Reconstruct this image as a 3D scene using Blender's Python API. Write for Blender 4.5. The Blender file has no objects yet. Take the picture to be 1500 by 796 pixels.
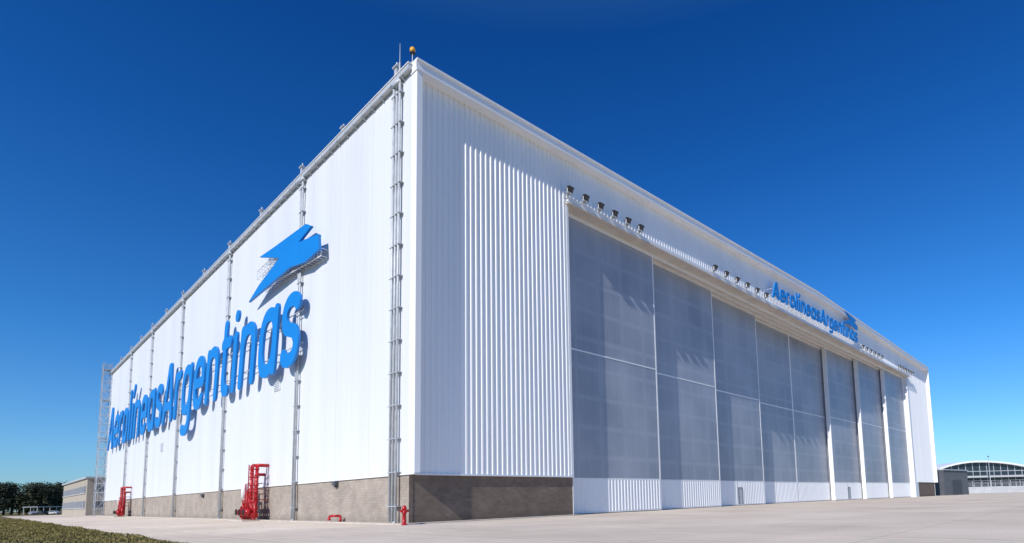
import bpy, bmesh, math, random
import numpy as np
from mathutils import Matrix, Vector
random.seed(7)
S = bpy.context.scene
COL = S.collection
S.view_settings.view_transform = 'Standard'
S.view_settings.look = 'None'
S.view_settings.exposure = 0

# ------------------------------------------------------------------ camera
PX, PY, F = 853.0, 644.0, 835.0
VR = (1645.0, 712.0); VL = (-36.0, 751.0)
def cdir(u, v): return Vector(((u - PX) / F, -(v - PY) / F, -1.0))
Xc = cdir(*VR).normalized()
Yc = cdir(*VL); Yc = (Yc - Xc * Yc.dot(Xc)).normalized()
Zc = Xc.cross(Yc)
M = Matrix((Xc, Yc, Zc))            # rows = world axes in camera coords : cam->world
D0 = 39.2
Cpos = -(M @ (cdir(598, 768) * D0))
def wdir(u, v): return M @ cdir(u, v)
def cast(u, v, axis, val):
    d = wdir(u, v); t = (val - Cpos[axis]) / d[axis]
    return Cpos + d * t
def G(u, depth, z=0.0):
    p = Cpos + wdir(u, 751 - 0.0232 * (u + 36)) * depth
    return Vector((p.x, p.y, z))
cam = bpy.data.cameras.new('camera'); co = bpy.data.objects.new('camera', cam); COL.objects.link(co)
cam.sensor_fit = 'HORIZONTAL'; cam.sensor_width = 36; cam.lens = F / 1500 * 36
cam.shift_x = (750 - PX) / 1500; cam.shift_y = (PY - 398) / 1500
cam.clip_end = 6000; cam.clip_start = 0.1
co.matrix_world = Matrix.Translation(Cpos) @ M.to_4x4()
S.camera = co

# ------------------------------------------------------------------ light
EL = math.radians(35); RA = 0.18
az = Vector((-1, -RA, 0)).normalized()
sunv = Vector((az.x * math.cos(EL), az.y * math.cos(EL), math.sin(EL)))
sl = bpy.data.lights.new('sun', 'SUN'); sl.energy = 4.4; sl.angle = math.radians(0.5); sl.color = (1, 0.96, 0.90)
so = bpy.data.objects.new('sun', sl); COL.objects.link(so)
so.rotation_euler = sunv.to_track_quat('Z', 'Y').to_euler()
so.location = (-60, -60, 80)
w = bpy.data.worlds.new('World'); S.world = w; w.use_nodes = True
nt = w.node_tree; nt.nodes.clear()
out = nt.nodes.new('ShaderNodeOutputWorld'); bg = nt.nodes.new('ShaderNodeBackground')
sky = nt.nodes.new('ShaderNodeTexSky'); sky.sky_type = 'NISHITA'; sky.sun_disc = False
sky.sun_elevation = EL; sky.sun_rotation = math.atan2(az.x, az.y)
sky.air_density = 1.0; sky.dust_density = 0.1; sky.ozone_density = 1.6
tcw = nt.nodes.new('ShaderNodeTexCoord'); spw = nt.nodes.new('ShaderNodeSeparateXYZ'); rw = nt.nodes.new('ShaderNodeValToRGB')
nt.links.new(tcw.outputs['Generated'], spw.inputs[0]); nt.links.new(spw.outputs[2], rw.inputs[0])
e = rw.color_ramp.elements
e[0].position = 0.0; e[0].color = (0.34, 0.55, 0.84, 1)
e[1].position = 1.0; e[1].color = (0.5, 0.8, 1.1, 1)  # overhead sky, above the view, brightened to add fill light
for pos, c in ((0.08, (0.31, 0.60, 0.95)), (0.25, (0.15, 0.53, 0.98)), (0.5, (0.06, 0.39, 0.88)), (0.66, (0.035, 0.32, 0.80)), (0.8, (0.3, 0.65, 1.0))):
    q = e.new(pos); q.color = (*c, 1)
mx = nt.nodes.new('ShaderNodeMix'); mx.data_type = 'RGBA'; mx.blend_type = 'MULTIPLY'; mx.inputs[0].default_value = 1
nt.links.new(sky.outputs[0], mx.inputs[6]); nt.links.new(rw.outputs[0], mx.inputs[7])
nt.links.new(mx.outputs[2], bg.inputs[0]); bg.inputs[1].default_value = 0.14
nt.links.new(bg.outputs[0], out.inputs[0])

# ------------------------------------------------------------------ materials
def mat(name, c, rough=0.6, noise=0.0, nscale=3.0, metal=0.0, stretch=(1, 1, 1), bump=0.0, bscale=40, spec=0.5, c2=None, seam=None):
    m = bpy.data.materials.new(name); m.use_nodes = True
    n = m.node_tree; b = n.nodes['Principled BSDF']
    b.inputs['Roughness'].default_value = rough; b.inputs['Metallic'].default_value = metal
    b.inputs['Specular IOR Level'].default_value = spec
    b.inputs['Base Color'].default_value = (*c, 1)
    tc = n.nodes.new('ShaderNodeTexCoord')
    if noise or c2:
        mp = n.nodes.new('ShaderNodeMapping'); mp.inputs['Scale'].default_value = stretch
        t = n.nodes.new('ShaderNodeTexNoise'); t.inputs['Scale'].default_value = nscale; t.inputs['Detail'].default_value = 6
        r = n.nodes.new('ShaderNodeValToRGB')
        lo = c2 if c2 else tuple(x * (1 - noise) for x in c)
        r.color_ramp.elements[0].position = 0.35; r.color_ramp.elements[1].position = 0.65
        r.color_ramp.elements[0].color = (*lo, 1); r.color_ramp.elements[1].color = (*c, 1)
        n.links.new(tc.outputs['Object'], mp.inputs[0]); n.links.new(mp.outputs[0], t.inputs['Vector'])
        n.links.new(t.outputs[0], r.inputs[0]); n.links.new(r.outputs[0], b.inputs['Base Color'])
        if seam:
            sp = n.nodes.new('ShaderNodeSeparateXYZ'); n.links.new(tc.outputs['Object'], sp.inputs[0])
            cur = r.outputs[0]
            for (axis, period, width, dark) in seam:
                p = n.nodes.new('ShaderNodeMath'); p.operation = 'PINGPONG'; p.inputs[1].default_value = period / 2
                q = n.nodes.new('ShaderNodeMapRange'); q.inputs[1].default_value = width * .4; q.inputs[2].default_value = width
                q.inputs[3].default_value = 1 - dark; q.inputs[4].default_value = 1
                x = n.nodes.new('ShaderNodeMix'); x.data_type = 'RGBA'; x.blend_type = 'MULTIPLY'; x.inputs[0].default_value = 1
                n.links.new(sp.outputs[axis], p.inputs[0]); n.links.new(p.outputs[0], q.inputs[0])
                n.links.new(cur, x.inputs[6]); n.links.new(q.outputs[0], x.inputs[7]); cur = x.outputs[2]
            n.links.new(cur, b.inputs['Base Color'])
    if bump:
        t2 = n.nodes.new('ShaderNodeTexNoise'); t2.inputs['Scale'].default_value = bscale
        bp = n.nodes.new('ShaderNodeBump'); bp.inputs['Strength'].default_value = bump; bp.inputs['Distance'].default_value = 0.02
        n.links.new(tc.outputs['Object'], t2.inputs['Vector']); n.links.new(t2.outputs[0], bp.inputs['Height'])
        n.links.new(bp.outputs[0], b.inputs['Normal'])
    return m
WHITE = mat('white_cladding', (0.735, 0.745, 0.77), 0.45, 0.07, 0.3, stretch=(1, 1, 0.08), seam=[(1, 1.0, 0.04, 0.08), (1, 6.0, 0.05, 0.14)])
FRONTW = mat('front_cladding', (0.90, 0.905, 0.91), 0.38, 0.06, 0.35, stretch=(1, 1, 0.12))
TRIM = mat('white_trim', (0.82, 0.83, 0.84), 0.4, 0.06, 0.8)
GALV = mat('galvanised_steel', (0.54, 0.57, 0.60), 0.45, 0.2, 2.0, metal=0.1)
GUT = mat('gutter_metal', (0.58, 0.60, 0.63), 0.45, 0.15, 0.6, metal=0.2)
SOFF = mat('soffit', (0.66, 0.60, 0.52), 0.6, 0.15, 0.5)
ROOF = mat('roof_metal', (0.6, 0.61, 0.62), 0.5, 0.1, 0.3)
BLUE = mat('sign_blue', (0.006, 0.225, 0.66), 0.42, 0.06, 0.4)
RED = mat('red_paint', (0.50, 0.010, 0.016), 0.35, 0.2, 4.0)
BLACK = mat('black_housing', (0.02, 0.02, 0.022), 0.6, 0.2, 8)
GLASS = mat('lamp_glass', (0.04, 0.045, 0.05), 0.15, spec=0.5)
ORANGE = mat('beacon_amber', (0.90, 0.42, 0.01), 0.3, 0.1, 8)
DARKGLASS = mat('dark_glass', (0.035, 0.05, 0.065), 0.12, 0.3, 0.5)
TYRE = mat('rubber', (0.02, 0.02, 0.02), 0.8, 0.1, 5)
GREY = mat('dark_grey_panel', (0.10, 0.11, 0.125), 0.55, 0.2, 0.8)
KERBM = mat('kerb_concrete', (0.62, 0.55, 0.47), 0.85, 0.2, 1.5)

def brickmat(name, k1, k2, mo):
    m = bpy.data.materials.new(name); m.use_nodes = True
    n = m.node_tree; b = n.nodes['Principled BSDF']; b.inputs['Roughness'].default_value = 0.9
    b.inputs['Specular IOR Level'].default_value = 0.2
    tc = n.nodes.new('ShaderNodeTexCoord'); sp = n.nodes.new('ShaderNodeSeparateXYZ'); ad = n.nodes.new('ShaderNodeMath')
    cb = n.nodes.new('ShaderNodeCombineXYZ'); br = n.nodes.new('ShaderNodeTexBrick')
    n.links.new(tc.outputs['Object'], sp.inputs[0]); n.links.new(sp.outputs[0], ad.inputs[0]); n.links.new(sp.outputs[1], ad.inputs[1])
    n.links.new(ad.outputs[0], cb.inputs[0]); n.links.new(sp.outputs[2], cb.inputs[1]); n.links.new(cb.outputs[0], br.inputs['Vector'])
    br.inputs['Scale'].default_value = 1; br.inputs['Brick Width'].default_value = 0.42; br.inputs['Row Height'].default_value = 0.21
    br.inputs['Mortar Size'].default_value = 0.012; br.inputs['Bias'].default_value = 0.0
    br.inputs['Color1'].default_value = (*k1, 1); br.inputs['Color2'].default_value = (*k2, 1); br.inputs['Mortar'].default_value = (*mo, 1)
    no = n.nodes.new('ShaderNodeTexNoise'); no.inputs['Scale'].default_value = 0.5; no.inputs['Detail'].default_value = 7
    rr = n.nodes.new('ShaderNodeValToRGB'); rr.color_ramp.elements[0].color = (0.82, 0.81, 0.80, 1); rr.color_ramp.elements[1].color = (1.1, 1.09, 1.08, 1)
    rr.color_ramp.elements[0].position = 0.3; rr.color_ramp.elements[1].position = 0.7
    mxx = n.nodes.new('ShaderNodeMix'); mxx.data_type = 'RGBA'; mxx.blend_type = 'MULTIPLY'; mxx.inputs[0].default_value = 1
    n.links.new(tc.outputs['Object'], no.inputs['Vector']); n.links.new(no.outputs[0], rr.inputs[0])
    n.links.new(br.outputs['Color'], mxx.inputs[6]); n.links.new(rr.outputs[0], mxx.inputs[7])
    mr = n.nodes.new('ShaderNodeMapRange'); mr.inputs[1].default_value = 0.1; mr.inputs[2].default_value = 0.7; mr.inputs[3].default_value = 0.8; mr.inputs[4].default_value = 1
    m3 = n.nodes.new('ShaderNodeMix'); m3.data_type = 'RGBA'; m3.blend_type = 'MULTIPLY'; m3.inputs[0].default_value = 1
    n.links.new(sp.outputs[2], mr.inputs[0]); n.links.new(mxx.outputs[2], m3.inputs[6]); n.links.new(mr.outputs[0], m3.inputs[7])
    n.links.new(m3.outputs[2], b.inputs['Base Color'])
    bp = n.nodes.new('ShaderNodeBump'); bp.inputs['Strength'].default_value = 0.25; bp.inputs['Distance'].default_value = 0.008; bp.invert = True
    n.links.new(br.outputs['Fac'], bp.inputs['Height']); n.links.new(bp.outputs[0], b.inputs['Normal'])
    return m
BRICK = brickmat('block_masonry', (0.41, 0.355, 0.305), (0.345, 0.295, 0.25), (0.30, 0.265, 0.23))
BRICKF = brickmat('shaded_block_masonry', (0.235, 0.18, 0.14), (0.185, 0.14, 0.11), (0.21, 0.175, 0.15))  # same masonry as the side, with the front wall's shade painted into its colours

def polymat():
    m = bpy.data.materials.new('translucent_sheet'); m.use_nodes = True
    n = m.node_tree; b = n.nodes['Principled BSDF']; b.inputs['Roughness'].default_value = 0.38
    tc = n.nodes.new('ShaderNodeTexCoord'); sp = n.nodes.new('ShaderNodeSeparateXYZ'); n.links.new(tc.outputs['Object'], sp.inputs[0])
    def line(sock, period, width, off=0.0):
        a = n.nodes.new('ShaderNodeMath'); a.operation = 'ADD'; a.inputs[1].default_value = off
        p = n.nodes.new('ShaderNodeMath'); p.operation = 'PINGPONG'; p.inputs[1].default_value = period / 2
        r = n.nodes.new('ShaderNodeMapRange'); r.inputs[1].default_value = width * 0.2; r.inputs[2].default_value = width
        r.inputs[3].default_value = 1; r.inputs[4].default_value = 0
        n.links.new(sock, a.inputs[0]); n.links.new(a.outputs[0], p.inputs[0]); n.links.new(p.outputs[0], r.inputs[0]); return r.outputs[0]
    l1 = line(sp.outputs[0], 3.6, 0.4); l2 = line(sp.outputs[2], 2.9, 0.36, 0.4); l3 = line(sp.outputs[0], 1.2, 0.05)
    mxm = n.nodes.new('ShaderNodeMath'); mxm.operation = 'MAXIMUM'; n.links.new(l1, mxm.inputs[0]); n.links.new(l2, mxm.inputs[1])
    dv = n.nodes.new('ShaderNodeVectorMath'); dv.operation = 'DIVIDE'; dv.inputs[1].default_value = (3.6, 50, 5.8)
    fl_ = n.nodes.new('ShaderNodeVectorMath'); fl_.operation = 'FLOOR'; wn_ = n.nodes.new('ShaderNodeTexWhiteNoise')
    n.links.new(tc.outputs['Object'], dv.inputs[0]); n.links.new(dv.outputs[0], fl_.inputs[0]); n.links.new(fl_.outputs[0], wn_.inputs[0])
    no = n.nodes.new('ShaderNodeTexNoise'); no.inputs['Scale'].default_value = 0.13; no.inputs['Detail'].default_value = 3
    n.links.new(tc.outputs['Object'], no.inputs['Vector'])
    av = n.nodes.new('ShaderNodeMath'); av.operation = 'MULTIPLY_ADD'; av.inputs[1].default_value = 0.14
    n.links.new(wn_.outputs[0], av.inputs[0])
    sb = n.nodes.new('ShaderNodeMath'); sb.operation = 'SUBTRACT'; sb.inputs[1].default_value = 0.07
    n.links.new(no.outputs[0], sb.inputs[0]); n.links.new(sb.outputs[0], av.inputs[2])
    r0 = n.nodes.new('ShaderNodeValToRGB'); r0.color_ramp.elements[0].color = (0.245, 0.275, 0.335, 1); r0.color_ramp.elements[1].color = (0.365, 0.395, 0.455, 1)
    r0.color_ramp.elements[0].position = 0.3; r0.color_ramp.elements[1].position = 0.7
    n.links.new(av.outputs[0], r0.inputs[0])
    m1 = n.nodes.new('ShaderNodeMix'); m1.data_type = 'RGBA'; m1.inputs[7].default_value = (0.45, 0.48, 0.54, 1)
    sc = n.nodes.new('ShaderNodeMath'); sc.operation = 'MULTIPLY'; sc.inputs[1].default_value = 0.30
    n.links.new(mxm.outputs[0], sc.inputs[0]); n.links.new(sc.outputs[0], m1.inputs[0]); n.links.new(r0.outputs[0], m1.inputs[6])
    m2 = n.nodes.new('ShaderNodeMix'); m2.data_type = 'RGBA'; m2.inputs[7].default_value = (0.18, 0.20, 0.26, 1)
    s2 = n.nodes.new('ShaderNodeMath'); s2.operation = 'MULTIPLY'; s2.inputs[1].default_value = 0.35
    n.links.new(l3, s2.inputs[0]); n.links.new(s2.outputs[0], m2.inputs[0]); n.links.new(m1.outputs[2], m2.inputs[6])
    n.links.new(m2.outputs[2], b.inputs['Base Color'])
    return m
POLY = polymat()

# ------------------------------------------------------------------ mesh helpers
class MB:
    def __init__(s): s.v = []; s.f = []
    def box(s, x0, x1, y0, y1, z0, z1):
        b = len(s.v)
        s.v += [(x, y, z) for z in (z0, z1) for y in (y0, y1) for x in (x0, x1)]
        s.f += [tuple(b + i for i in q) for q in ((0, 2, 3, 1), (4, 5, 7, 6), (0, 1, 5, 4), (2, 6, 7, 3), (0, 4, 6, 2), (1, 3, 7, 5))]
        return s
    def tube(s, p0, p1, r, n=8, r1=None, cap=True):
        p0 = Vector(p0); p1 = Vector(p1); r1 = r if r1 is None else r1
        d = (p1 - p0).normalized(); a = d.orthogonal().normalized(); c = d.cross(a); b = len(s.v)
        for p, rr in ((p0, r), (p1, r1)):
            for i in range(n):
                t = 2 * math.pi * i / n; s.v.append(tuple(p + a * (math.cos(t) * rr) + c * (math.sin(t) * rr)))
        for i in range(n):
            j = (i + 1) % n; s.f.append((b + i, b + j, b + n + j, b + n + i))
        if cap: s.f.append(tuple(b + i for i in reversed(range(n)))); s.f.append(tuple(b + n + i for i in range(n)))
        return s
    def path(s, pts, r, n=8):
        for a, b in zip(pts[:-1], pts[1:]): s.tube(a, b, r, n)
        return s
    def bar(s, p0, p1, w_): return s.tube(p0, p1, w_ * 0.7071, 4)
    def lathe(s, prof, c=(0, 0, 0), n=16):
        b = len(s.v); m = len(prof)
        for r, z in prof:
            for i in range(n):
                t = 2 * math.pi * i / n; s.v.append((c[0] + r * math.cos(t), c[1] + r * math.sin(t), c[2] + z))
        for k in range(m - 1):
            for i in range(n):
                j = (i + 1) % n; s.f.append((b + k * n + i, b + k * n + j, b + (k + 1) * n + j, b + (k + 1) * n + i))
        s.f.append(tuple(b + i for i in reversed(range(n)))); s.f.append(tuple(b + (m - 1) * n + i for i in range(n)))
        return s
    def prism(s, pts, vec):
        b = len(s.v); n = len(pts); vec = Vector(vec)
        s.v += [tuple(p) for p in pts] + [tuple(Vector(p) + vec) for p in pts]
        s.f.append(tuple(b + i for i in range(n))); s.f.append(tuple(b + n + i for i in reversed(range(n))))
        for i in range(n):
            j = (i + 1) % n; s.f.append((b + j, b + i, b + n + i, b + n + j))
        return s
    def quad(s, *p):
        b = len(s.v); s.v += [tuple(q) for q in p]; s.f.append(tuple(range(b, b + len(p)))); return s
    def build(s, name, m, parent=None, smooth=False):
        me = bpy.data.meshes.new(name); me.from_pydata(s.v, [], s.f)
        if len(s.f) < 20000:
            bm = bmesh.new(); bm.from_mesh(me); bmesh.ops.recalc_face_normals(bm, faces=bm.faces); bm.to_mesh(me); bm.free()
        me.materials.append(m)
        if smooth:
            for p in me.polygons: p.use_smooth = len(p.vertices) == 4
        o = bpy.data.objects.new(name, me); COL.objects.link(o); o.parent = parent
        return o
def tag(o, label=None, cat=None, group=None, kind=None):
    if label: o['label'] = label
    if cat: o['category'] = cat
    if group: o['group'] = group
    if kind: o['kind'] = kind
    return o
def empty(name, loc=(0, 0, 0), rz=0):
    o = bpy.data.objects.new(name, None); COL.objects.link(o); o.location = loc; o.rotation_euler = (0, 0, rz); o.empty_display_size = 0.5
    return o
def copy_tree(o, parent=None):
    c = o.copy(); COL.objects.link(c); c.parent = parent
    for ch in list(o.children): copy_tree(ch, c)
    return c
def rep(o, locs):
    o.location = locs[0]
    for l in locs[1:]:
        c = o.copy(); COL.objects.link(c); c.location = l

# ------------------------------------------------------------------ hangar dimensions
H = cast(612, 86, 1, -0.8).z - 0.2
Wd = cast(1376, 727, 1, -0.8).x
Ln = cast(151, 755, 0, 0).y
RISE = 1.7
def zr(x): return H + RISE * (1 - abs(x - Wd / 2) / (Wd / 2))
BR = cast(600, 692, 0, 0).z
DX0 = cast(841, 755, 1, 0).x; DX1 = cast(1342, 728, 1, 0).x
DZ = cast(832, 302, 1, 0).z
ZM = cast(838, 511, 1, 1).z
ZL = cast(843, 702, 1, 1).z
hangar = empty('aircraft_hangar')
tag(hangar, 'huge white ribbed metal hangar with tall translucent sliding doors on a block base', 'hangar')

def ribs(mb, u0, u1, z0, z1, plane, pitch=0.5, depth=0.05, off=0.0, a=0.22, b=0.30, c=0.42):
    prof = [(0, 0), (a, 0), (b, depth), (c, depth), (pitch, 0)]
    us = []; k = 0
    while u0 + k * pitch < u1 - 1e-6:
        for (pu, pd) in prof[:-1]:
            if u0 + k * pitch + pu < u1: us.append((u0 + k * pitch + pu, pd))
        k += 1
    us.append((u1, 0))
    zt = z1 if callable(z1) else (lambda q: z1)
    base = len(mb.v)
    for (u, d) in us:
        if plane == 'x': mb.v += [(u, off - d, z0), (u, off - d, zt(u))]
        else: mb.v += [(off - d, u, z0), (off - d, u, zt(u))]
    for i in range(len(us) - 1):
        q = base + 2 * i; mb.f.append((q, q + 2, q + 3, q + 1))
    return mb

ribs(MB(), 0.0, Ln, BR - 0.05, H, 'y', 0.5, 0.010, 0.0, 0.34, 0.38, 0.46).build('side_wall', WHITE, hangar)
f = MB(); ribs(f, 0.45, DX0, BR - 0.05, lambda u: zr(u) - 0.1, 'x', 0.5, 0.07, 0.0, 0.24, 0.29, 0.41); f.build('front_wall', FRONTW, hangar)
f = MB(); ribs(f, DX0, DX1 + 1.2, DZ, lambda u: zr(u) - 0.1, 'x'); f.build('door_header_wall', FRONTW, hangar)
f = MB(); ribs(f, DX1 + 1.2, Wd - 0.45, BR - 0.05, lambda u: zr(u) - 0.1, 'x'); f.build('front_wall', FRONTW, hangar)
f = MB(); f.quad((Wd, 0, 0), (Wd, Ln, 0), (Wd, Ln, H), (Wd, 0, H)); f.build('side_wall', WHITE, hangar)
f = MB(); f.quad((0, Ln, 0), (Wd, Ln, 0), (Wd, Ln, H), (Wd / 2, Ln, zr(Wd / 2)), (0, Ln, H)); f.build('rear_wall', WHITE, hangar)
f = MB(); f.box(0.06, 0.36, 0.06, Ln - 0.2, 0, BR); f.build('masonry_base', BRICK, hangar)
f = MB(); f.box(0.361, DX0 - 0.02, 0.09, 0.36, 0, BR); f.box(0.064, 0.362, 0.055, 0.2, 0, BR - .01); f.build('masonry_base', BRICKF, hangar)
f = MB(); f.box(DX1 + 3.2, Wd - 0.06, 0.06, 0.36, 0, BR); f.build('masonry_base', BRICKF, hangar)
f = MB(); f.box(-0.06, 0.05, -0.8, Ln, BR - 0.16, BR - 0.06); f.build('drip_trim', TRIM, hangar)
f = MB(); f.box(0.45, DX0, -0.13, 0.05, BR - 0.18, BR - 0.05); f.build('drip_trim', TRIM, hangar)
for x0, x1 in ((-0.03, 0.42), (Wd - 0.42, Wd + 0.03)):
    f = MB(); f.box(x0, x1, -0.8, -0.02, BR - 0.05, H - 0.7); f.build('corner_trim', FRONTW, hangar)
f = MB(); f.box(DX1, DX1 + 1.2, -0.06, 4.9, 0, DZ + 0.0); f.build('door_jamb', TRIM, hangar)
f = MB(); f.box(DX1 + 1.2, DX1 + 3.2, 0.0, 0.3, 0, BR - 0.05); f.build('jamb_plinth', TRIM, hangar)
f = MB(); f.box(DX0 - 0.3, DX0, -0.09, 5.5, BR, DZ); f.box(DX0 - 0.02, DX0 + 0.02, 0.05, 5.5, 0, BR); f.build('door_jamb', TRIM, hangar)
def fascia(ya, yb, dz0, dz1, name, m):
    f = MB()
    xs = [-0.1, Wd / 2, Wd + 0.1]
    for a, b in zip(xs[:-1], xs[1:]):
        za, zb_ = zr(a), zr(b)
        f.prism([(a, ya, za + dz0), (b, ya, zb_ + dz0), (b, ya, zb_ + dz1), (a, ya, za + dz1)], (0, yb - ya, 0))
    return f.build(name, m, hangar)
fascia(-0.80, 0.0, -0.70, 0.02, 'verge_fascia', FRONTW)
fascia(-0.92, 0.1, 0.02, 0.2, 'verge_cap', TRIM)
fascia(-0.88, -0.80, -0.72, -0.58, 'verge_trim', TRIM)
f = MB()
f.prism([(-0.1, 0.1, H), (Wd / 2, 0.1, H + RISE), (Wd + 0.1, 0.1, H), (Wd + 0.1, 0.1, H + 0.15), (Wd / 2, 0.1, H + RISE + 0.15), (-0.1, 0.1, H + 0.15)], (0, Ln - 0.1, 0))
f.build('roof', ROOF, hangar)
GW = 0.40
f = MB(); f.box(-GW, -0.03, -0.2, Ln + 0.2, H - 0.40, H - 0.02)
f.build('gutter', GUT, hangar)
f = MB(); f.box(-GW - .06, -0.03, -0.25, Ln + 0.25, H - 0.02, H + 0.05); f.build('gutter_lip', TRIM, hangar)
f = MB(); f.prism([(-GW - .04, 0, -.02), (-GW, 0, -.02), (-GW, 0, -.42), (0, 0, -.66), (0, 0, -.74), (-GW - .04, 0, -.48)], (0, .09, 0))
bk = f.build('gutter_bracket', GALV, hangar); locs = []; k = 0.9
while k < Ln: locs.append((0, k, H)); k += 1.6
rep(bk, locs)
f = MB(); f.box(DX0 - 0.3, DX1 + 1.2, -0.5, -0.075, DZ + 0.15, DZ + 0.5); f.build('header_ledge', TRIM, hangar)
f = MB(); f.box(DX0 - 0.3, DX1 + 1.2, -0.5, -0.075, DZ + 0.0, DZ + 0.145); f.build('ledge_flashing', SOFF, hangar)
f = MB(); f.box(DX0, DX1, -0.07, 5.6, DZ - 0.02, DZ + 0.0); f.build('soffit', SOFF, hangar)
for k in range(5):
    f = MB(); f.box(DX0, DX1, 0.90 + k - 0.06, 0.90 + k + 0.06, DZ - 0.35, DZ - 0.025); f.build('door_track', TRIM, hangar)
# --- sliding doors
REC = [1, 2, 3, 4, 4, 3, 2, 1]
DW = (DX1 - DX0) / 8
for i in range(8):
    x0 = DX0 + i * DW - (0.25 if 0 < i else 0); x1 = DX0 + (i + 1) * DW + (0.25 if i < 7 else 0)
    if i == 3: x1 = DX0 + 4 * DW - 0.01
    if i == 4: x0 = DX0 + 4 * DW + 0.01
    y0 = REC[i]; y1 = y0 + 0.72; zt = DZ - 0.06
    fr = MB()
    fr.box(x0, x0 + 0.18, y0 - 0.03, y1, 0.06, zt); fr.box(x1 - 0.18, x1, y0 - 0.03, y1, 0.06, zt)
    fr.box(x0 + 0.18, x1 - 0.18, y0 - 0.03, y1, zt - 0.25, zt); fr.box(x0 + 0.18, x1 - 0.18, y0 - 0.03, y1, ZL, ZL + 0.13)
    fr.box(x0 + 0.18, x1 - 0.18, y0 - 0.03, y0 + 0.2, ZM - .07, ZM + .07); fr.box(x0 + 0.18, x1 - 0.18, y0 - 0.03, y1, 0.06, 0.2)
    d = fr.build('hangar_door', TRIM, hangar)
    d['label'] = ('first', 'second', 'third', 'fourth', 'fifth', 'sixth', 'seventh', 'eighth')[i] + ' tall translucent sliding door from the near corner'
    for za, zb_ in ((ZL + .13, ZM - .07), (ZM + .07, zt - 0.25)):
        p = MB(); p.quad((x0 + .18, y0, za), (x1 - .18, y0, za), (x1 - .18, y0, zb_), (x0 + .18, y0, zb_)); p.build('translucent_panel', POLY, d)
    p = MB()
    if i in (2, 5):
        cx = x0 + DW * 0.52
        ribs(p, x0 + .18, cx - 0.6, 0.2, ZL, 'x', 0.5, 0.05, y0); ribs(p, cx + 0.6, x1 - .18, 0.2, ZL, 'x', 0.5, 0.05, y0); ribs(p, cx - 0.6, cx + 0.6, 2.5, ZL, 'x', 0.4, 0.05, y0)
        q = MB(); q.box(cx - .5, cx + .5, y0 - 0.03, y0 + 0.03, 0.2, 2.4); q.build('personnel_door', GUT, d)
        q = MB(); q.box(cx - .6, cx - .5, y0 - 0.07, y0 + 0.05, 0.2, 2.5); q.box(cx + .5, cx + .6, y0 - 0.07, y0 + 0.05, 0.2, 2.5); q.box(cx - .5, cx + .5, y0 - 0.07, y0 + 0.05, 2.4, 2.5); q.build('door_frame', GREY, d)
        q = MB(); q.box(cx - .42, cx - .3, y0 - 0.12, y0 - 0.03, 1.1, 1.16); q.build('door_handle', BLACK, d)
    else:
        ribs(p, x0 + .18, x1 - .18, 0.2, ZL, 'x', 0.5, 0.05, y0)
    p.build('ribbed_panel', FRONTW, d)
    for xx in (x0 + 1.2, x1 - 1.2):
        q = MB(); q.tube((xx, y0 + 0.2, 0.14), (xx, y0 + 0.5, 0.14), 0.13, 12); q.build('wheel', BLACK, d)
f = MB(); f.quad((DX0, 5.5, 0), (DX1, 5.5, 0), (DX1, 5.5, DZ), (DX0, 5.5, DZ)); f.build('inner_lining', GREY, hangar)

# --- downspouts on the side wall
def overflow(y, par, hh=0.85):
    v = MB(); v.box(-0.40, -0.08, -.2, .2, 0.05, hh); v.tube((-.25, 0, hh), (-.25, 0, hh + .3), .09, 8); v.box(-0.52, -0.0, -.3, .3, hh * .8, hh * .8 + .1)
    o = v.build('overflow_box', GUT, par); o.location = (0, y, H)
def downspout(y, n, top=H - 0.40):
    f = MB()
    for k in range(n):
        yy = y + (k - (n - 1) / 2) * 0.44
        f.tube((-0.25, yy, 0.15), (-0.25, yy, top - (0 if k != 1 else 0.8)), 0.10, 12)
    f.path([(-0.25, y - (n - 1) / 2 * .44, 0.15), (-0.45, y - (n - 1) / 2 * .44, 0.02)], 0.10, 12)
    f.box(-0.42, 0, y - 0.5, y + 0.5, H - 0.75, H - 0.42)
    o = f.build('downspout', GALV, hangar, True)
    c = MB(); c.box(-0.37, 0.0, -n * 0.22 - 0.04, n * 0.22 + 0.04, 0, 0.05)
    locs = []; z = 1.2
    while z < H - 1.5: locs.append((0, y, z)); z += 2.4
    rep(c.build('pipe_clamp', GALV, o), locs)
    overflow(y, o)
ys = [cast(u, v_, 0, -0.28).y for u, v_ in ((574, 766), (428, 763), (320, 760.5), (252, 758.5), (208, 757), (178, 756))]
for i, y in enumerate(ys): downspout(y, 3 if i == 0 else 2)
for i in range(1, 5): overflow((ys[i] + ys[i + 1]) / 2, hangar, 0.8)
overflow((ys[0] + ys[1]) / 2, hangar, 0.4); overflow(ys[5] + 12, hangar, 0.8)
for (u, vv) in ((407, 562), (238, 655)):
    p = cast(u, vv, 0, 0)
    f = MB(); f.box(-0.1, 0.0, p.y - 0.85, p.y + 0.85, p.z - .75, p.z + .75); o = f.build('wall_vent', TRIM, hangar)
    for k in range(7):
        f = MB(); f.box(-0.15, -0.1, p.y - .7, p.y + .7, p.z - .65 + k * .19, p.z - .57 + k * .19); f.build('slat', GALV, o)
for (u, vv) in ((493, 709), (298, 726)):
    p = cast(u, vv, 0, 0)
    f = MB(); f.box(-0.28, 0.05, p.y - 0.28, p.y + 0.28, p.z - .14, p.z + .2); f.box(-0.2, 0.05, p.y - 0.1, p.y + 0.1, p.z - .3, p.z - .14); f.build('wall_lamp', GREY, hangar)

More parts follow.
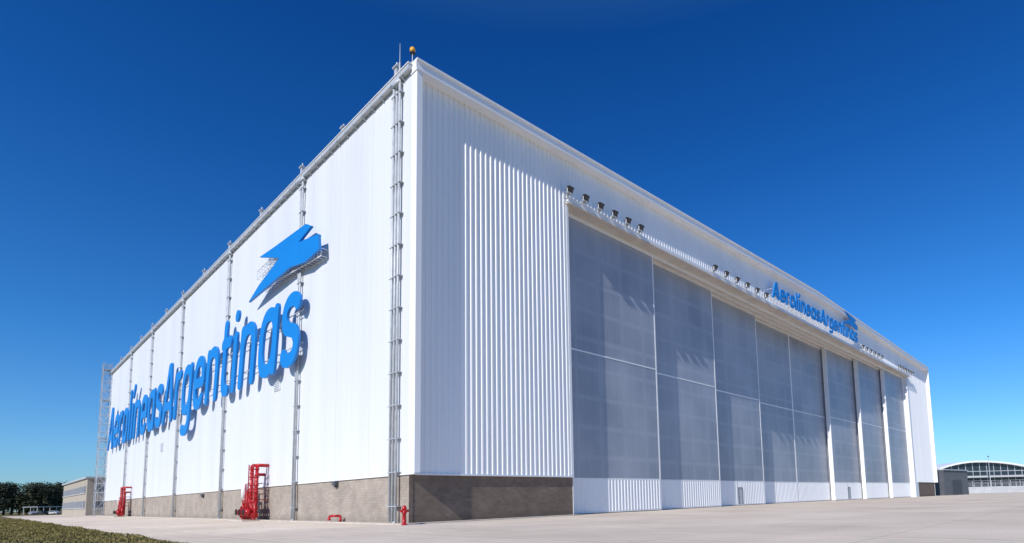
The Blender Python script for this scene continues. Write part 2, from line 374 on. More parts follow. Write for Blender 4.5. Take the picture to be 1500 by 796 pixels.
# ------------------------------------------------------------------ ground
def groundmat(name, kind):
    m = bpy.data.materials.new(name); m.use_nodes = True; n = m.node_tree; b = n.nodes['Principled BSDF']; b.inputs['Roughness'].default_value = 0.95
    b.inputs['Specular IOR Level'].default_value = 0.1
    tc = n.nodes.new('ShaderNodeTexCoord')
    def noise(sc, det=6, st=(1, 1, 1)):
        mp = n.nodes.new('ShaderNodeMapping'); mp.inputs['Scale'].default_value = st
        t = n.nodes.new('ShaderNodeTexNoise'); t.inputs['Scale'].default_value = sc; t.inputs['Detail'].default_value = det
        n.links.new(tc.outputs['Object'], mp.inputs[0]); n.links.new(mp.outputs[0], t.inputs['Vector']); return t.outputs[0]
    def ramp(s, a, c0, bb, c1):
        r = n.nodes.new('ShaderNodeValToRGB'); r.color_ramp.elements[0].position = a; r.color_ramp.elements[1].position = bb
        r.color_ramp.elements[0].color = (*c0, 1); r.color_ramp.elements[1].color = (*c1, 1); n.links.new(s, r.inputs[0]); return r.outputs[0]
    def mul(a, c):
        x = n.nodes.new('ShaderNodeMix'); x.data_type = 'RGBA'; x.blend_type = 'MULTIPLY'; x.inputs[0].default_value = 1
        n.links.new(a, x.inputs[6]); n.links.new(c, x.inputs[7]); return x.outputs[2]
    if kind == 'concrete':
        br = n.nodes.new('ShaderNodeTexBrick'); br.offset = 0; br.inputs['Scale'].default_value = 1
        br.inputs['Brick Width'].default_value = 6; br.inputs['Row Height'].default_value = 6; br.inputs['Mortar Size'].default_value = 0.022
        br.inputs['Color1'].default_value = (0.76, 0.65, 0.535, 1); br.inputs['Color2'].default_value = (0.725, 0.615, 0.505, 1); br.inputs['Mortar'].default_value = (0.48, 0.40, 0.335, 1)
        n.links.new(tc.outputs['Object'], br.inputs['Vector'])
        c = mul(br.outputs['Color'], ramp(noise(0.12, 8), 0.35, (0.88, 0.865, 0.85), 0.65, (1.04, 1.04, 1.04)))
        c = mul(c, ramp(noise(1.5, 8, (1, 0.25, 1)), 0.3, (0.90, 0.90, 0.90), 0.6, (1.0, 1.0, 1.0)))
        c = mul(c, ramp(noise(0.05, 3, (0.3, 2.5, 1)), 0.58, (1, 1, 1), 0.75, (0.86, 0.84, 0.82)))
        c = mul(c, ramp(noise(8, 5), 0.3, (0.90, 0.90, 0.89), 0.6, (1.0, 1.0, 1.0)))
        c = mul(c, ramp(noise(0.7, 2, (1, 1, 1)), 0.70, (1, 1, 1), 0.78, (0.80, 0.78, 0.76)))
    else:
        c = ramp(noise(0.25, 8), 0.36, (0.10, 0.095, 0.03), 0.62, (0.24, 0.185, 0.085))
        c = mul(c, ramp(noise(3, 6), 0.3, (0.75, 0.75, 0.75), 0.7, (1.1, 1.1, 1.05)))
    n.links.new(c, b.inputs['Base Color'])
    bp = n.nodes.new('ShaderNodeBump'); bp.inputs['Strength'].default_value = 0.25; bp.inputs['Distance'].default_value = 0.012
    n.links.new(noise(25, 4), bp.inputs['Height']); n.links.new(bp.outputs[0], b.inputs['Normal'])
    return m
GCON = groundmat('apron_concrete', 'concrete'); GGR = groundmat('dry_grass_ground', 'grass')
XG = cast(262, 796, 2, 0).x
f = MB(); f.quad((-2500, -2500, -0.012), (2500, -2500, -0.012), (2500, 2500, -0.012), (-2500, 2500, -0.012))
tag(f.build('ground', GGR), kind='structure')
f = MB(); f.quad((XG, -120, -0.006), (520, -120, -0.006), (520, 230, -0.006), (XG, 230, -0.006))
tag(f.build('apron', GCON), kind='structure')
f = MB(); f.box(-1.0, 0.05, -0.9, Ln + 1, -0.02, 0.07); f.box(0.05, DX0 - 0.1, -0.9, 0.05, -0.02, 0.07)
tag(f.build('pavement', KERBM), kind='structure')
GRA = mat('grass_blades', (0.27, 0.215, 0.085), 0.9, c2=(0.13, 0.125, 0.04), nscale=0.3, spec=0.1)
v = []; fc = []
rng = np.random.RandomState(3)
for i in range(70000):
    t = rng.rand() ** 1.9
    y = Cpos.y + 12 + t * 150; x = XG + 0.12 + 0.3 * math.sin(y * .37) * math.sin(y * .11 + 1) - rng.rand() ** 1.3 * (16 + 40 * t)
    h = (0.03 + 0.06 * rng.rand()) * (1 + t); a = rng.rand() * 6.28; wv = 0.02 + 0.06 * t + 0.01
    lx, ly = (rng.rand(2) - .5) * 0.14
    b = len(v); v += [(x - wv * math.cos(a), y - wv * math.sin(a), -0.012), (x + wv * math.cos(a), y + wv * math.sin(a), -0.012), (x + lx, y + ly, h)]
    fc.append((b, b + 1, b + 2))
g = MB(); g.v = v; g.f = fc
tag(g.build('grass', GRA), 'dry yellow green grass beside the concrete apron', 'grass', kind='stuff')

# ------------------------------------------------------------------ lettering
def ell(cx, cy, rx, ry, a0, a1, n=26, p=2.5):
    pts = []
    for i in range(n + 1):
        t = math.radians(a0 + (a1 - a0) * i / n); c, s = math.cos(t), math.sin(t)
        pts.append((cx + rx * math.copysign(abs(c) ** (2 / p), c), cy + ry * math.copysign(abs(s) ** (2 / p), s)))
    return pts
RW = 0.1
B, T = RW, 1 - RW
GL = {
 'a': (0.97, [ell(.42, .5, .30, .5 - RW, 0, 360), [(.72, T), (.72, B)]]),
 'o': (0.96, [ell(.42, .5, .30, .5 - RW, 0, 360)]),
 'e': (0.94, [ell(.42, .5, .30, .5 - RW, 0, 315), [(.12, .5), (.72, .5)]]),
 'n': (0.96, [[(.12, B), (.12, T)], ell(.42, .55, .29, .45 - RW, 180, 0), [(.71, .55), (.71, B)]]),
 'r': (0.66, [[(.12, B), (.12, T)], ell(.42, .52, .30, .48 - RW, 180, 88)]),
 'i': (0.41, [[(.13, B), (.13, T)], [(.13, 1.24), (.135, 1.24)]]),
 'I': (0.43, [[(.13, B), (.13, T)], [(.12, 1.2), (.26, 1.38)]]),
 'l': (0.41, [[(.13, B), (.13, 1.30)]]),
 's': (0.84, [ell(.37, .71, .25, .19, 30, 180, 14, 2.3) + ell(.37, .70, .25, .19, 180, 262, 8, 2.0)[1:] + [(.40, .49)] + ell(.37, .30, .25, .19, 78, 0, 8, 2.0) + ell(.37, .29, .25, .19, 0, -150, 14, 2.3)[1:]]),
 't': (0.69, [[(.20, 1.2), (.20, .35)], ell(.42, .35, .22, .35 - RW, 180, 275, 12), [(.10, T), (.50, T)]]),
 'g': (0.97, [ell(.42, .5, .30, .5 - RW, 0, 360), [(.72, T), (.72, 0.0)], ell(.42, -.04, .30, .26, 0, -130, 16)]),
 'A': (1.13, [[(.10, B), (.46, 1.2)], [(.46, 1.2), (.60, 1.2)], [(.60, 1.2), (.88, B)], [(.28, .38), (.80, .38)]]),
}
def glyph_loops(strokes, rw_, res=0.02):
    x0, x1, y0, y1 = -0.12, 1.2, -0.5, 1.6
    gx = np.arange(x0, x1, res); gy = np.arange(y0, y1, res); XX, YY = np.meshgrid(gx, gy)
    D = np.full(XX.shape, 9.0)
    for st in strokes:
        for (a, b) in zip(st[:-1], st[1:]):
            ax, ay = a; dx, dy = b[0] - ax, b[1] - ay; L2 = dx * dx + dy * dy + 1e-12
            t = np.clip(((XX - ax) * dx + (YY - ay) * dy) / L2, 0, 1)
            D = np.minimum(D, np.hypot(XX - ax - t * dx, YY - ay - t * dy))
    V = D - rw_
    ny, nx = V.shape
    def ep(j, i, e_):
        if e_ == 'h': a, b = V[j, i], V[j, i + 1]; t = a / (a - b); return (gx[i] + t * res, gy[j])
        a, b = V[j, i], V[j + 1, i]; t = a / (a - b); return (gx[i], gy[j] + t * res)
    nxt = {}
    for j in range(ny - 1):
        for i in range(nx - 1):
            c = [V[j, i] < 0, V[j, i + 1] < 0, V[j + 1, i + 1] < 0, V[j + 1, i] < 0]
            code = c[0] + 2 * c[1] + 4 * c[2] + 8 * c[3]
            if code in (0, 15): continue
            Bt, R_, Tp, L_ = (j, i, 'h'), (j, i + 1, 'v'), (j + 1, i, 'h'), (j, i, 'v')
            tab = {1: [(L_, Bt)], 2: [(Bt, R_)], 3: [(L_, R_)], 4: [(R_, Tp)], 5: [(L_, Tp), (R_, Bt)], 6: [(Bt, Tp)], 7: [(L_, Tp)],
                   8: [(Tp, L_)], 9: [(Tp, Bt)], 10: [(Bt, L_), (Tp, R_)], 11: [(Tp, R_)], 12: [(R_, L_)], 13: [(R_, Bt)], 14: [(Bt, L_)]}
            for a, b in tab[code]: nxt[a] = b
    loops = []
    while nxt:
        s = next(iter(nxt)); loop = []; k = s
        while k in nxt:
            loop.append(ep(*k)); k = nxt.pop(k)
        if len(loop) > 8: loops.append(loop[::2])
    return loops
def loops_to_mesh(name, loops, ext, sx, sy, shear, m):
    cu = bpy.data.curves.new(name, 'CURVE'); cu.dimensions = '2D'; cu.fill_mode = 'BOTH'; cu.extrude = ext
    for lp in loops:
        sp = cu.splines.new('POLY'); sp.points.add(len(lp) - 1); sp.use_cyclic_u = True
        for q, (x, y) in zip(sp.points, lp): q.co = ((x + shear * y) * sx, y * sy, 0, 1)
    o = bpy.data.objects.new('tmp', cu); COL.objects.link(o); bpy.context.view_layer.update()
    me = bpy.data.meshes.new_from_object(o.evaluated_get(bpy.context.evaluated_depsgraph_get())); me.name = name
    bpy.data.objects.remove(o); me.materials.clear(); me.materials.append(m)
    for p in me.polygons: p.use_smooth = False
    return me
TEXT = 'AerolIneasArgentinas'
ADV = [GL[c][0] for c in TEXT]; TOT = sum(ADV) - 0.14
def place_text(root, length, xh, ext, shear, rw_):
    L2 = {k: glyph_loops(g_[1], rw_) for k, g_ in GL.items()}
    sx = length / (TOT + shear * 1.0); meshes = {}; x = 0
    for c, a in zip(TEXT, ADV):
        if c not in meshes: meshes[c] = loops_to_mesh('letter', L2[c], ext, sx, xh, shear, BLUE)
        o = bpy.data.objects.new('letter', meshes[c]); COL.objects.link(o); o.parent = root; o.location = (x * sx, 0, 0); x += a
def frame_empty(name, loc, cx, cy, cz):
    o = empty(name); o.matrix_world = Matrix.Translation(loc) @ Matrix((cx, cy, cz)).transposed().to_4x4(); return o

XS = -0.85; EX = 0.12; XF = XS - EX
pr = cast(440, 480, 0, XF); pl_ = cast(158, 635, 0, XF)
zb = cast(425, 537, 0, XF).z; xh = cast(425, 430, 0, XF).z - zb
ss = frame_empty('building_sign', (XS, pl_.y, zb), Vector((0, -1, 0)), Vector((0, 0, 1)), Vector((-1, 0, 0)))
tag(ss, 'giant blue raised airline name on the sunlit side wall of the hangar', 'sign')
Ls = pl_.y - pr.y
place_text(ss, Ls, xh, EX, 0.13, 0.094)
def rail_frame(root, x0, x1, zz, step, zf, zw, m, tall):
    r = MB(); r.bar((x0, zz, zf), (x1, zz, zf), tall); q = x0
    while q <= x1: r.bar((q, zz, zw), (q, zz, zf + .15), tall * .7); q += step
    r.build('support_rail', m, root)
for k_ in (0.28, 0.72): rail_frame(ss, 0.5, Ls - 0.5, xh * k_, 1.8, -0.3, -0.83, GALV, 0.07)
# emblem : angular zigzag wing shape
EM = [(380, 377), (403, 361), (448, 328), (456, 331), (437, 355), (466, 343), (467, 365), (446, 384), (424, 392), (364, 443), (379, 418), (409, 378)]
ew = [cast(u, v_, 0, XF) for u, v_ in EM]
yl = max(p.y for p in ew); zl = min(p.z for p in ew)
eloc = [(yl - p.y, p.z - zl) for p in ew]
EWD = max(p[0] for p in eloc); EHT = max(p[1] for p in eloc)
def emblem(name, root, sx, sy, ext, ox, oy):
    me = loops_to_mesh(name, [eloc], ext, sx, sy, 0, BLUE); o = bpy.data.objects.new(name, me); COL.objects.link(o); o.parent = root; o.location = (ox, oy, 0); return o
se = frame_empty('emblem_sign', (XS, yl, zl), Vector((0, -1, 0)), Vector((0, 0, 1)), Vector((-1, 0, 0)))
tag(se, 'big blue winged emblem on a lattice frame above the last letters of the side wall', 'sign')
emblem('emblem_panel', se, 1, 1, EX, 0, 0)
def eL(u, v_):
    p = cast(u, v_, 0, XF); return (yl - p.y, p.z - zl)
def lat(a, b, wv):
    r = MB(); A = Vector((*a, 0)); Bv = Vector((*b, 0)); d = Bv - A; up = Vector((0, wv, 0))
    for zz in (-0.25, -0.82):
        o_ = Vector((0, 0, zz)); r.bar(A + o_, Bv + o_, 0.07); r.bar(A + up + o_, Bv + up + o_, 0.07)
    n = max(3, int(d.length / 0.75))
    for k in range(n + 1):
        p = A + d * k / n
        r.bar(p + Vector((0, 0, -.25)), p + up + Vector((0, 0, -.25)), 0.05)
        for q in (p, p + up): r.bar(q + Vector((0, 0, -.25)), q + Vector((0, 0, -.82)), 0.05)
    r.build('support_lattice', TRIM, se)
lat(eL(371, 408), eL(402, 378), 0.9); lat(eL(376, 424), eL(464, 373), 0.7); lat(eL(384, 392), eL(405, 384), 0.7)
# front sign
YF = -1.0
a1 = cast(1131, 428, 1, YF); a2 = cast(1256, 494, 1, YF)
zf1 = cast(1134, 438, 1, YF).z; zf2 = cast(1254, 501, 1, YF).z; ZF = (zf1 + zf2) / 2
Lf = a2.x - a1.x
fs = frame_empty('building_sign', (a1.x, YF, ZF), Vector((1, 0, 0)), Vector((0, 0, 1)), Vector((0, -1, 0)))
tag(fs, 'small blue airline name with emblem above the middle of the translucent doors', 'sign')
place_text(fs, Lf, 2.05, 0.08, 0.13, 0.112)
emblem('emblem_panel', fs, 7.6 / EWD, 2.5 / EHT, 0.08, Lf - 7.2, 2.55)
for k_ in (0.5, 1.4): rail_frame(fs, 0.1, Lf - .1, k_, 1.7, -0.2, -0.93, TRIM, 0.05)

# ------------------------------------------------------------------ floodlights above the doors
ZFL = cast(833, 284, 1, -0.8).z
fl = empty('floodlight', (0, 0, 0))
m_ = MB()
m_.bar((0, 0.8, 0), (0, -0.15, 0), 0.07); m_.bar((0, 0.75, -0.5), (0, 0.1, 0), 0.05)
m_.box(-0.30, 0.30, -0.1, 0.3, 0.04, 0.08); m_.box(-.36, -.33, -.05, .08, .04, .46); m_.box(.33, .36, -.05, .08, .04, .46)
m_.build('bracket', GALV, fl)
h_ = MB()
R_ = Matrix.Rotation(math.radians(35), 3, 'X')
def rb(mb, x0, x1, y0, y1, z0, z1, c, taper=1.0):
    b = len(mb.v); mb.box(x0, x1, y0, y1, z0, z1)
    for i in range(b, b + 8):
        p = Vector(mb.v[i])
        if p.y > y0 + 1e-6: p.x *= taper; p.z *= taper
        mb.v[i] = tuple(R_ @ p + Vector(c))
rb(h_, -0.33, 0.33, -0.12, 0.26, -0.28, 0.28, (0, 0, 0.44), 0.75)
h_.box(-0.16, 0.16, 0.08, 0.34, 0.08, 0.22)
h_.build('lamp_head', BLACK, fl)
l_ = MB(); rb(l_, -0.27, 0.27, -0.135, -0.122, -0.22, 0.22, (0, 0, 0.44)); l_.build('lens', GLASS, fl)
ords = ['first', 'second', 'third', 'fourth', 'fifth', 'last']
def fx(u, v_): return cast(u, v_, 1, -0.8).x
rows = [(fx(834, 280), fx(938, 335), 'in the cluster nearest the near corner of the hangar'), (fx(1047, 392), fx(1122, 430), 'in the cluster just before the small blue name'), (fx(1264, 512), fx(1292, 526), 'in the cluster just past the small blue name'), (fx(1318, 542), fx(1337, 552), 'in the farthest cluster by the far jamb')]
first = True
for (xa, xb, txt) in rows:
    for k in range(6):
        o = fl if first else copy_tree(fl); first = False
        o.location = (xa + (xb - xa) * k / 5, -0.88, ZFL)
        tag(o, '%s black floodlight %s' % (ords[k], txt), 'floodlight', 'floodlights on brackets above the hangar doors')
    r = MB()
    for zz in (ZFL - 0.1, ZFL - 0.6): r.bar((xa - .4, -0.5, zz), (xb + .4, -0.5, zz), 0.06)
    n = int((xb - xa + .8) / 0.6)
    for k in range(n + 1):
        xx = xa - .4 + (xb - xa + .8) * k / n
        r.bar((xx, -0.5, DZ + .5), (xx, -0.5, ZFL - .05), 0.05)
    r.build('lamp_rail', TRIM, hangar)

# ------------------------------------------------------------------ rod and beacon
o = MB(); o.tube((0, 0, 0), (0, 0, 0.9), 0.07, 8); o.tube((0, 0, 0.9), (0, 0, 2.5), 0.035, 8, 0.014); o.tube((0, 0, .5), (0, .25, .2), .025, 6); o.tube((0, 0, .5), (0, -.25, .2), .025, 6); o.box(-.15, .15, -.3, .3, 0, .08)
p = o.build('lightning_rod', GALV); p.location = (-0.25, 1.35, H + 0.055); tag(p, 'thin grey lightning rod on the near roof corner', 'lightning rod')
bc = empty('warning_beacon', (-0.02, -0.1, zr(0) + 0.2)); tag(bc, 'amber warning beacon on a short pole at the near roof corner', 'beacon')
o = MB(); o.tube((0, 0, 0), (0, 0, 0.85), 0.04, 8); o.box(-.12, .12, -.12, .12, 0, .05); o.build('pole', GALV, bc)
o = MB(); o.lathe([(0.12, 0.87), (0.17, 0.9), (0.21, 1.02), (0.2, 1.15), (0.13, 1.26), (0.02, 1.3)]); o.build('lamp_globe', ORANGE, bc, True)
o = MB(); o.lathe([(0.2, 0.80), (0.2, 0.86), (0.1, 0.865)]); o.build('lamp_base', BLACK, bc)

# ------------------------------------------------------------------ ladder tower
lt = empty('ladder_tower', (-0.95, Ln - 0.2, 0)); tag(lt, 'tall galvanised caged ladder tower at the far end of the side wall', 'ladder tower')
ht = H + 2.2
LX = 0.75
for x in (-LX, LX):
    for y in (-1.2, 1.2): o = MB(); o.bar((x, y, 0), (x, y, ht), 0.12); o.build('post', GUT, lt)
o = MB(); z = 1.5; s_ = 1
while z < ht:
    for a, b in (((-LX, -1.2), (LX, -1.2)), ((LX, -1.2), (LX, 1.2)), ((LX, 1.2), (-LX, 1.2)), ((-LX, 1.2), (-LX, -1.2))): o.bar((*a, z), (*b, z), 0.10)
    if z + 2 < ht:
        o.bar((-LX * s_, -1.2, z), (LX * s_, -1.2, z + 2), 0.08); o.bar((-LX, -1.2 * s_, z), (-LX, 1.2 * s_, z + 2), 0.08)
    z += 2; s_ = -s_
o.build('brace', GUT, lt)
o = MB(); z = 0.4
for x in (-.3, .3): o.bar((x, 0, 0), (x, 0, ht), 0.06)
while z < ht: o.bar((-.3, 0, z), (.3, 0, z), 0.04); z += 0.35
o.build('ladder', GUT, lt)
for z in (9, 18, 27, H + .4): o = MB(); o.box(-LX, LX, -1.2, 1.2, z, z + .08); o.build('platform', GALV, lt)

# ------------------------------------------------------------------ red fire valve assemblies
fa = empty('fire_valve_assembly', (0, 0, 0))
for (x, y, h) in ((-0.7, -0.9, 5.6), (-1.0, -0.35, 5.6), (-0.45, 0.15, 4.7)):
    o = MB()
    o.tube((x, y, 0.3), (x, y, h), 0.16, 12); o.tube((x, y, h), (0.35, y, h), 0.16, 12)
    for z in (1.9, 2.9, 3.6, 4.4, 5.2):
        if z < h: o.tube((x, y, z - .06), (x, y, z + .06), 0.23, 12)
    o.build('riser_pipe', RED, fa, True)
o = MB(); o.tube((-0.9, 0.9, 0.3), (-0.9, 0.9, 2.7), 0.17, 12); o.tube((-0.9, 0.9, 2.7), (-0.9, 1.5, 2.7), 0.15, 12)
o.tube((-0.9, 1.5, 2.7), (-0.9, 1.5, 1.0), 0.15, 12)
o.build('riser_pipe', RED, fa, True)
o = MB()
for y in (-1.2, -0.62, -0.1, 0.5): o.path([(-1.3, y, 0.6), (-1.3, y, 3.2 + y), (-0.9, y, 3.3 + y), (0.3, y, 3.3 + y)], 0.045, 8)
o.build('gauge_pipe', RED, fa, True)
o = MB()
for z in (0.55, 1.25, 1.95): o.tube((-1.0, -1.6, z), (-1.0, 2.0, z), 0.19, 12)
for y in (-1.6, -0.6, 0.3, 1.2, 2.0):
    o.tube((-1.0, y - .08, 0.55), (-1.0, y + .08, 0.55), 0.33, 12); o.tube((-1.0, y - .06, 1.25), (-1.0, y + .06, 1.25), 0.3, 12)
    o.tube((-1.0, y, 0.0), (-1.0, y, 1.9), 0.12, 10)
o.build('manifold', RED, fa, True)
for y in (-1.1, 0.0, 1.1):
    o = MB(); o.lathe([(0.1, 0), (0.34, 0.12), (0.38, 0.4), (0.3, 0.62), (0.12, 0.72)], (-1.45, y, 0.5)); o.tube((-1.45, y, 0.8), (-1.0, y, 0.8), .18, 10); vb = o.build('valve_body', RED, fa, True)
    o = MB(); n = 14
    for i in range(n):
        a = 2 * math.pi * i / n; b2 = 2 * math.pi * (i + 1) / n
        o.tube((-1.9, y + .3 * math.cos(a), .9 + .3 * math.sin(a)), (-1.9, y + .3 * math.cos(b2), .9 + .3 * math.sin(b2)), .035, 6)
    for i in range(3):
        a = math.pi * i / 3; o.tube((-1.9, y + .3 * math.cos(a), .9 + .3 * math.sin(a)), (-1.9, y - .3 * math.cos(a), .9 - .3 * math.sin(a)), .025, 6)
    o.tube((-1.9, y, .9), (-1.5, y, .9), .04, 6); o.build('handwheel', BLACK, vb)
o = MB()
for z in (2.4, 3.0, 3.6, 4.2, 4.8, 5.4): o.bar((-1.15, -1.35, z), (-1.15, 0.1, z), 0.06)
for y in (-1.35, 0.1): o.bar((-1.15, y, 0), (-1.15, y, 5.7), 0.08)
o.build('pipe_rack', RED, fa)
o = MB(); o.lathe([(0.05, 0), (0.3, 0.08), (0.32, 1.25), (0.2, 1.45), (0.05, 1.5)], (-1.0, 1.75, 2.3)); o.build('pressure_tank', TRIM, fa, True)
o = MB(); o.box(-2.2, -0.1, -2.0, 2.4, -0.02, 0.12); o.build('base_slab', KERBM, fa)
fa.location = (-0.4, cast(368, 763, 0, -1.2).y, 0); tag(fa, 'tall red fire valve assembly with risers, between the second and third downspouts', 'fire valves', 'red fire valve assemblies along the side wall')
fb = copy_tree(fa); fb.location = (-0.4, cast(178, 757, 0, -1.2).y, 0); tag(fb, 'distant red fire valve assembly under the far letters of the side wall', 'fire valves', 'red fire valve assemblies along the side wall')

# red pipe bend
pb = cast(490, 766, 2, 0)
o = MB(); pts = [(0, -0.45, 0), (0, -0.45, 0.42)] + [(0, -0.45 + .12 * (1 - math.cos(t)), 0.42 + .12 * math.sin(t)) for t in (0.5, 1.0, 1.57)] + [(0, 0.3, 0.54), (0, .38, .5), (0, .42, .42), (0, .42, 0.2)]
o.path(pts, 0.1, 12); o.tube((0, .42, .2), (0, .42, .27), .16, 12); o.tube((0, -.45, 0), (0, -.45, .07), .17, 12)
p = o.build('pipe_bend', RED, None, True); p.location = pb; p.rotation_euler = (0, 0, 0.9); tag(p, 'low red pipe bend rising from the ground left of the hydrant', 'pipe')
hp = cast(592, 769.5, 2, 0); hy = empty('fire_hydrant', hp); tag(hy, 'red fire hydrant standing in front of the near corner of the hangar', 'hydrant')
o = MB(); o.lathe([(.2, 0), (.2, .06), (.13, .07), (.12, .75), (.18, .76), (.18, .82), (.14, .83), (.14, 1.05), (.17, 1.06), (.16, 1.12), (.1, 1.24), (.04, 1.3)]); o.build('barrel', RED, hy, True)
for dx, dy in ((1, 0), (-1, 0), (0, -1)):
    o = MB(); o.tube((0, 0, .93), (dx * .22, dy * .22, .93), .07, 12); o.tube((dx * .22, dy * .22, .93), (dx * .28, dy * .28, .93), .09, 8); o.build('outlet', RED, hy)

# ------------------------------------------------------------------ low building beyond the far end (left)
CREAM = mat('cream_render', (0.42, 0.37, 0.30), 0.85, 0.12, 0.5)
pc = cast(126, 740, 1, 165); pe = Vector((pc.x, 165, 0))
ob = empty('office_building', pe); tag(ob, 'low two storey beige building with window bands beyond the far end of the hangar', 'building')
hb = 9.9; Lb = 60; Wb = 30
o = MB(); o.box(0, Wb, 0, Lb, 0, hb); o.build('wall', CREAM, ob)
o = MB(); o.box(-.5, Wb + .5, -.5, Lb + .5, hb, hb + .45); o.build('roof', GUT, ob)
for z in (2.0, 6.0):
    for k in range(12):
        y = 2 + k * 4.8; o = MB(); o.box(-.08, -.01, y, y + 4.2, z, z + 1.9); wn = o.build('window', DARKGLASS, ob)
        o = MB()
        for q in (0, 1.38, 2.76, 4.12): o.box(-.14, -.085, y + q, y + q + .08, z, z + 1.9)
        o.box(-.3, -.0, y - .1, y + 4.3, z - .12, z - .01); o.build('window_frame', TRIM, wn)
    for k in range(4):
        x = 1.5 + k * 6.5; o = MB(); o.box(x, x + 3.5, -.08, -.01, z, z + 1.8); wn = o.build('window', DARKGLASS, ob)
        o = MB(); o.box(x + 1.7, x + 1.8, -.13, -.085, z, z + 1.8); o.box(x - .1, x + 3.6, -.2, -.0, z - .12, z - .01); o.build('window_frame', TRIM, wn)

# trees
LEAF = [mat('leaf_dark', (0.05, 0.062, 0.024), 0.8, c2=(0.018, 0.028, 0.010), nscale=0.4), mat('leaf_olive', (0.075, 0.078, 0.032), 0.8, c2=(0.025, 0.032, 0.012), nscale=0.4)]
BARK = mat('bark', (0.09, 0.07, 0.05), 0.9, 0.3, 3)
def tree(pos, h, wd, lm, seed, label):
    rg = random.Random(seed); t = empty('broadleaf_tree', pos); tag(t, label, 'tree', 'trees on the horizon left of the hangar')
    o = MB(); o.tube((0, 0, 0), (0.2, 0, h * .45), h * .03, 8, h * .018)
    for k in range(6):
        a = k * 1.05 + rg.random(); o.tube((0.2, 0, h * (.25 + .04 * k)), (math.cos(a) * wd * .35, math.sin(a) * wd * .35, h * (.55 + .06 * k)), h * .012, 6, h * .004)
    o.build('trunk', BARK, t)
    c = MB()
    cl = [(rg.uniform(-.45, .45) * wd, rg.uniform(-.45, .45) * wd, h * rg.uniform(.14, .88), wd * rg.uniform(.12, .20)) for _ in range(32)]
    for (cx, cy, cz, cr) in cl:
        for _ in range(80):
            d = Vector((rg.gauss(0, 1), rg.gauss(0, 1), rg.gauss(0, .8))).normalized() * cr * rg.uniform(.55, 1.08)
            p = Vector((cx, cy, cz)) + d; s = rg.uniform(.25, .5)
            u = Vector((rg.gauss(0, 1), rg.gauss(0, 1), rg.gauss(0, 1))).normalized(); w2 = u.orthogonal().normalized()
            c.quad(p - u * s, p + w2 * s * .6, p + u * s, p - w2 * s * .6)
    c.build('crown', lm, t)
specs = [(-22, 254, 15), (-8, 262, 14.6), (5, 256, 15), (17, 268, 15.2), (28, 260, 14.6), (40, 270, 15.4), (51, 262, 14.6), (62, 274, 15.4), (73, 266, 14.6), (84, 278, 15.2), (94, 270, 14.6), (105, 276, 15.4), (116, 284, 15)]
ordt = ['leftmost', 'second', 'third', 'fourth', 'fifth', 'sixth', 'seventh', 'eighth', 'ninth', 'tenth', 'eleventh', 'twelfth', 'thirteenth']
for i, (u, d, h) in enumerate(specs):
    lab = ('dense dark tree on the horizon, %s from the left edge' % ordt[i]) if i % 3 else ('olive green tree on the horizon, %s from the left edge' % ordt[i])
    tree(G(u, d), h * random.uniform(.97, 1.08), 14, LEAF[0 if i % 3 else 1], 100 + i, lab)

cp = G(64, 235); cs = empty('carport', cp, math.radians(60)); tag(cs, 'long low open carport with pale flat roof in front of the trees', 'carport')
o = MB(); o.box(-9, 9, -2.5, 2.5, 3.0, 3.25); o.build('roof', GUT, cs)
for k in range(5):
    for y in (-2.2, 2.2):
        o = MB(); o.box(-8.6 + k * 4.3 - .08, -8.6 + k * 4.3 + .08, y - .08, y + .08, 0, 3.0); o.build('post', GALV, cs)
def car(pos, rz, m, label):
    t = empty('parked_car', pos, rz); tag(t, label, 'car', 'cars parked by the carport')
    prof = [(-2.1, .35), (-2.15, .85), (-1.5, .98), (-1.0, 1.42), (.5, 1.45), (1.15, 1.0), (2.0, .85), (2.15, .6), (2.1, .35)]
    o = MB(); o.prism([(x, -.85, z) for x, z in prof], (0, 1.7, 0)); o.build('body', m, t)
    wp = [(-1.25, 1.02), (-.92, 1.34), (.45, 1.37), (.95, 1.02)]
    for y in (-.87, .855): o = MB(); o.prism([(x, y, z) for x, z in wp], (0, .015, 0)); o.build('side_window', DARKGLASS, t)
    for x in (-1.35, 1.35):
        for y in (-.8, .8):
            o = MB(); o.tube((x, y - .12, .33), (x, y + .12, .33), .33, 14); o.build('wheel', TYRE, t)
for u, d, c, nm in ((48, 222, (.3, .3, .32), 'grey'), (62, 218, (.02, .02, .025), 'black'), (78, 224, (.55, .55, .55), 'white')):
    car(G(u, d), math.radians(55 + u), mat('car_paint_' + nm, c, .3), nm + ' parked car in front of the distant carport')

# ------------------------------------------------------------------ right side
def facing(u0, u1, d0, d1):
    a = G(u0, d0); b = G(u1, d1); v_ = b - a; return a, math.atan2(v_.y, v_.x), v_.length
a, rz, L_ = facing(1384, 1419, 158, 170)
sh = empty('equipment_shed', a, rz); tag(sh, 'dark grey panelled shed just past the far corner of the hangar', 'shed')
o = MB(); ribs(o, 0, L_, 0, 7.0, 'x', 0.9, 0.08); o.box(0, L_, 0.02, 8, 0, 7.0); o.build('wall', GREY, sh)
o = MB(); o.box(-.2, L_ + .2, -.3, 8.2, 7.0, 7.25); o.build('roof', GALV, sh)
o = MB(); o.box(L_ * .3, L_ * .7, -.16, -.1, 0, 4.2); o.build('door', mat('dark_door', (.06, .065, .075), .6, .2, 2), sh)
a, rz, L_ = facing(1412, 1560, 215, 205)
FEN = mat('fence_grey', (0.50, 0.515, 0.53), .6, .15, .4)
fe = empty('perimeter_fence', a, rz); tag(fe, 'pale grey panel fence with open rails in front of the arched terminal', 'fence')
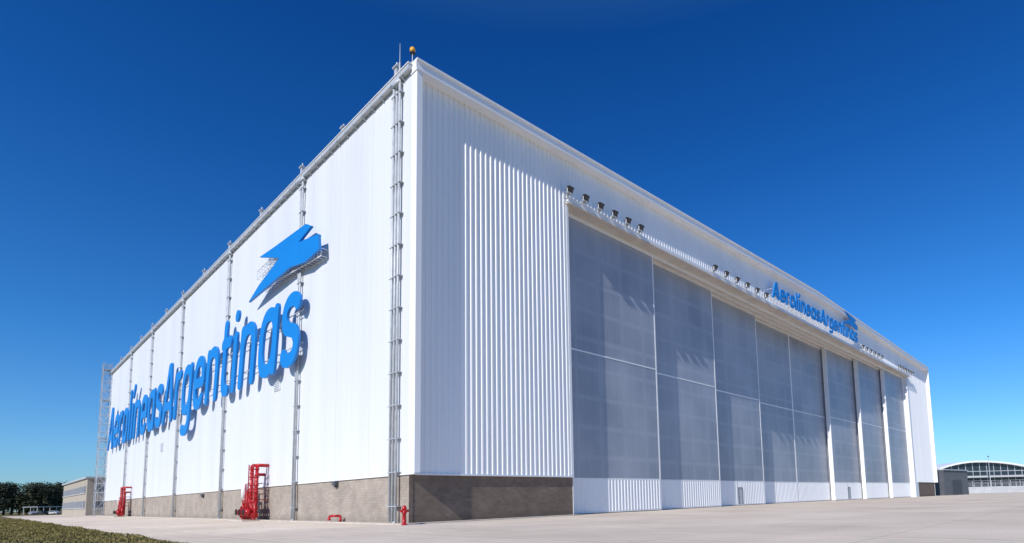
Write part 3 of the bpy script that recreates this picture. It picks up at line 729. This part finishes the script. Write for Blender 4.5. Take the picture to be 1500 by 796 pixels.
o = MB(); ribs(o, 0, L_, 0, 2.4, 'x', 1.0, 0.1); o.build('panel', FEN, fe)
f = MB(); f.bar((0, 0.05, 0), (0, 0.05, 4.6), 0.12); locs = []; k = 0
while k < L_: locs.append((k, 0, 0)); k += 3
rep(f.build('post', FEN, fe), locs)
for z in (2.9, 3.4, 4.0, 4.6): o = MB(); o.bar((0, .05, z), (L_, .05, z), 0.07); o.build('rail', FEN, fe)
a, rz, L_ = facing(1376, 1530, 400, 400)
tb = empty('terminal_building', a, rz); tag(tb, 'white arched roof terminal with gridded windows on the right horizon', 'building')
def arch(x): return 20.2 - 7.5 * ((x - L_ * .36) / (L_ * .62)) ** 2 if x > L_ * .36 else 20.2 - 4.5 * ((x - L_ * .36) / (L_ * .36)) ** 2
o = MB(); N = 30
for k in range(N):
    x0 = L_ * k / N; x1 = L_ * (k + 1) / N
    o.prism([(x0, -3, arch(x0)), (x1, -3, arch(x1)), (x1, -3, arch(x1) + 1.2), (x0, -3, arch(x0) + 1.2)], (0, 60, 0))
o.build('roof', TRIM, tb)
o = MB()
for k in range(N):
    x0 = L_ * k / N; x1 = L_ * (k + 1) / N
    o.quad((x0, 0, 0), (x1, 0, 0), (x1, 0, arch(x1)), (x0, 0, arch(x0)))
o.build('glazing', DARKGLASS, tb)
for k in range(0, 16):
    x = L_ * k / 15; o = MB(); o.box(x - .15, x + .15, -.3, -.02, 0, arch(min(max(x, 0), L_)) - .05); o.build('mullion', GUT, tb)
for z in (5.5, 13.8): o = MB(); o.box(0, L_, -.25, -.02, z, z + .4); o.build('transom', GUT, tb)
o = MB(); o.box(0, L_, -5, -.4, 9.5, 10.8); o.build('canopy', FEN, tb)
a = G(1452, 380); mp_ = empty('light_mast', a); tag(mp_, 'thin light mast rising before the arched terminal roof', 'mast')
o = MB(); o.tube((0, 0, 0), (0, 0, 23.5), .25, 8, .12); o.build('pole', GALV, mp_)
o = MB(); o.box(-1.3, 1.3, -.4, .4, 23.0, 23.5); o.build('lamp_head', GREY, mp_)
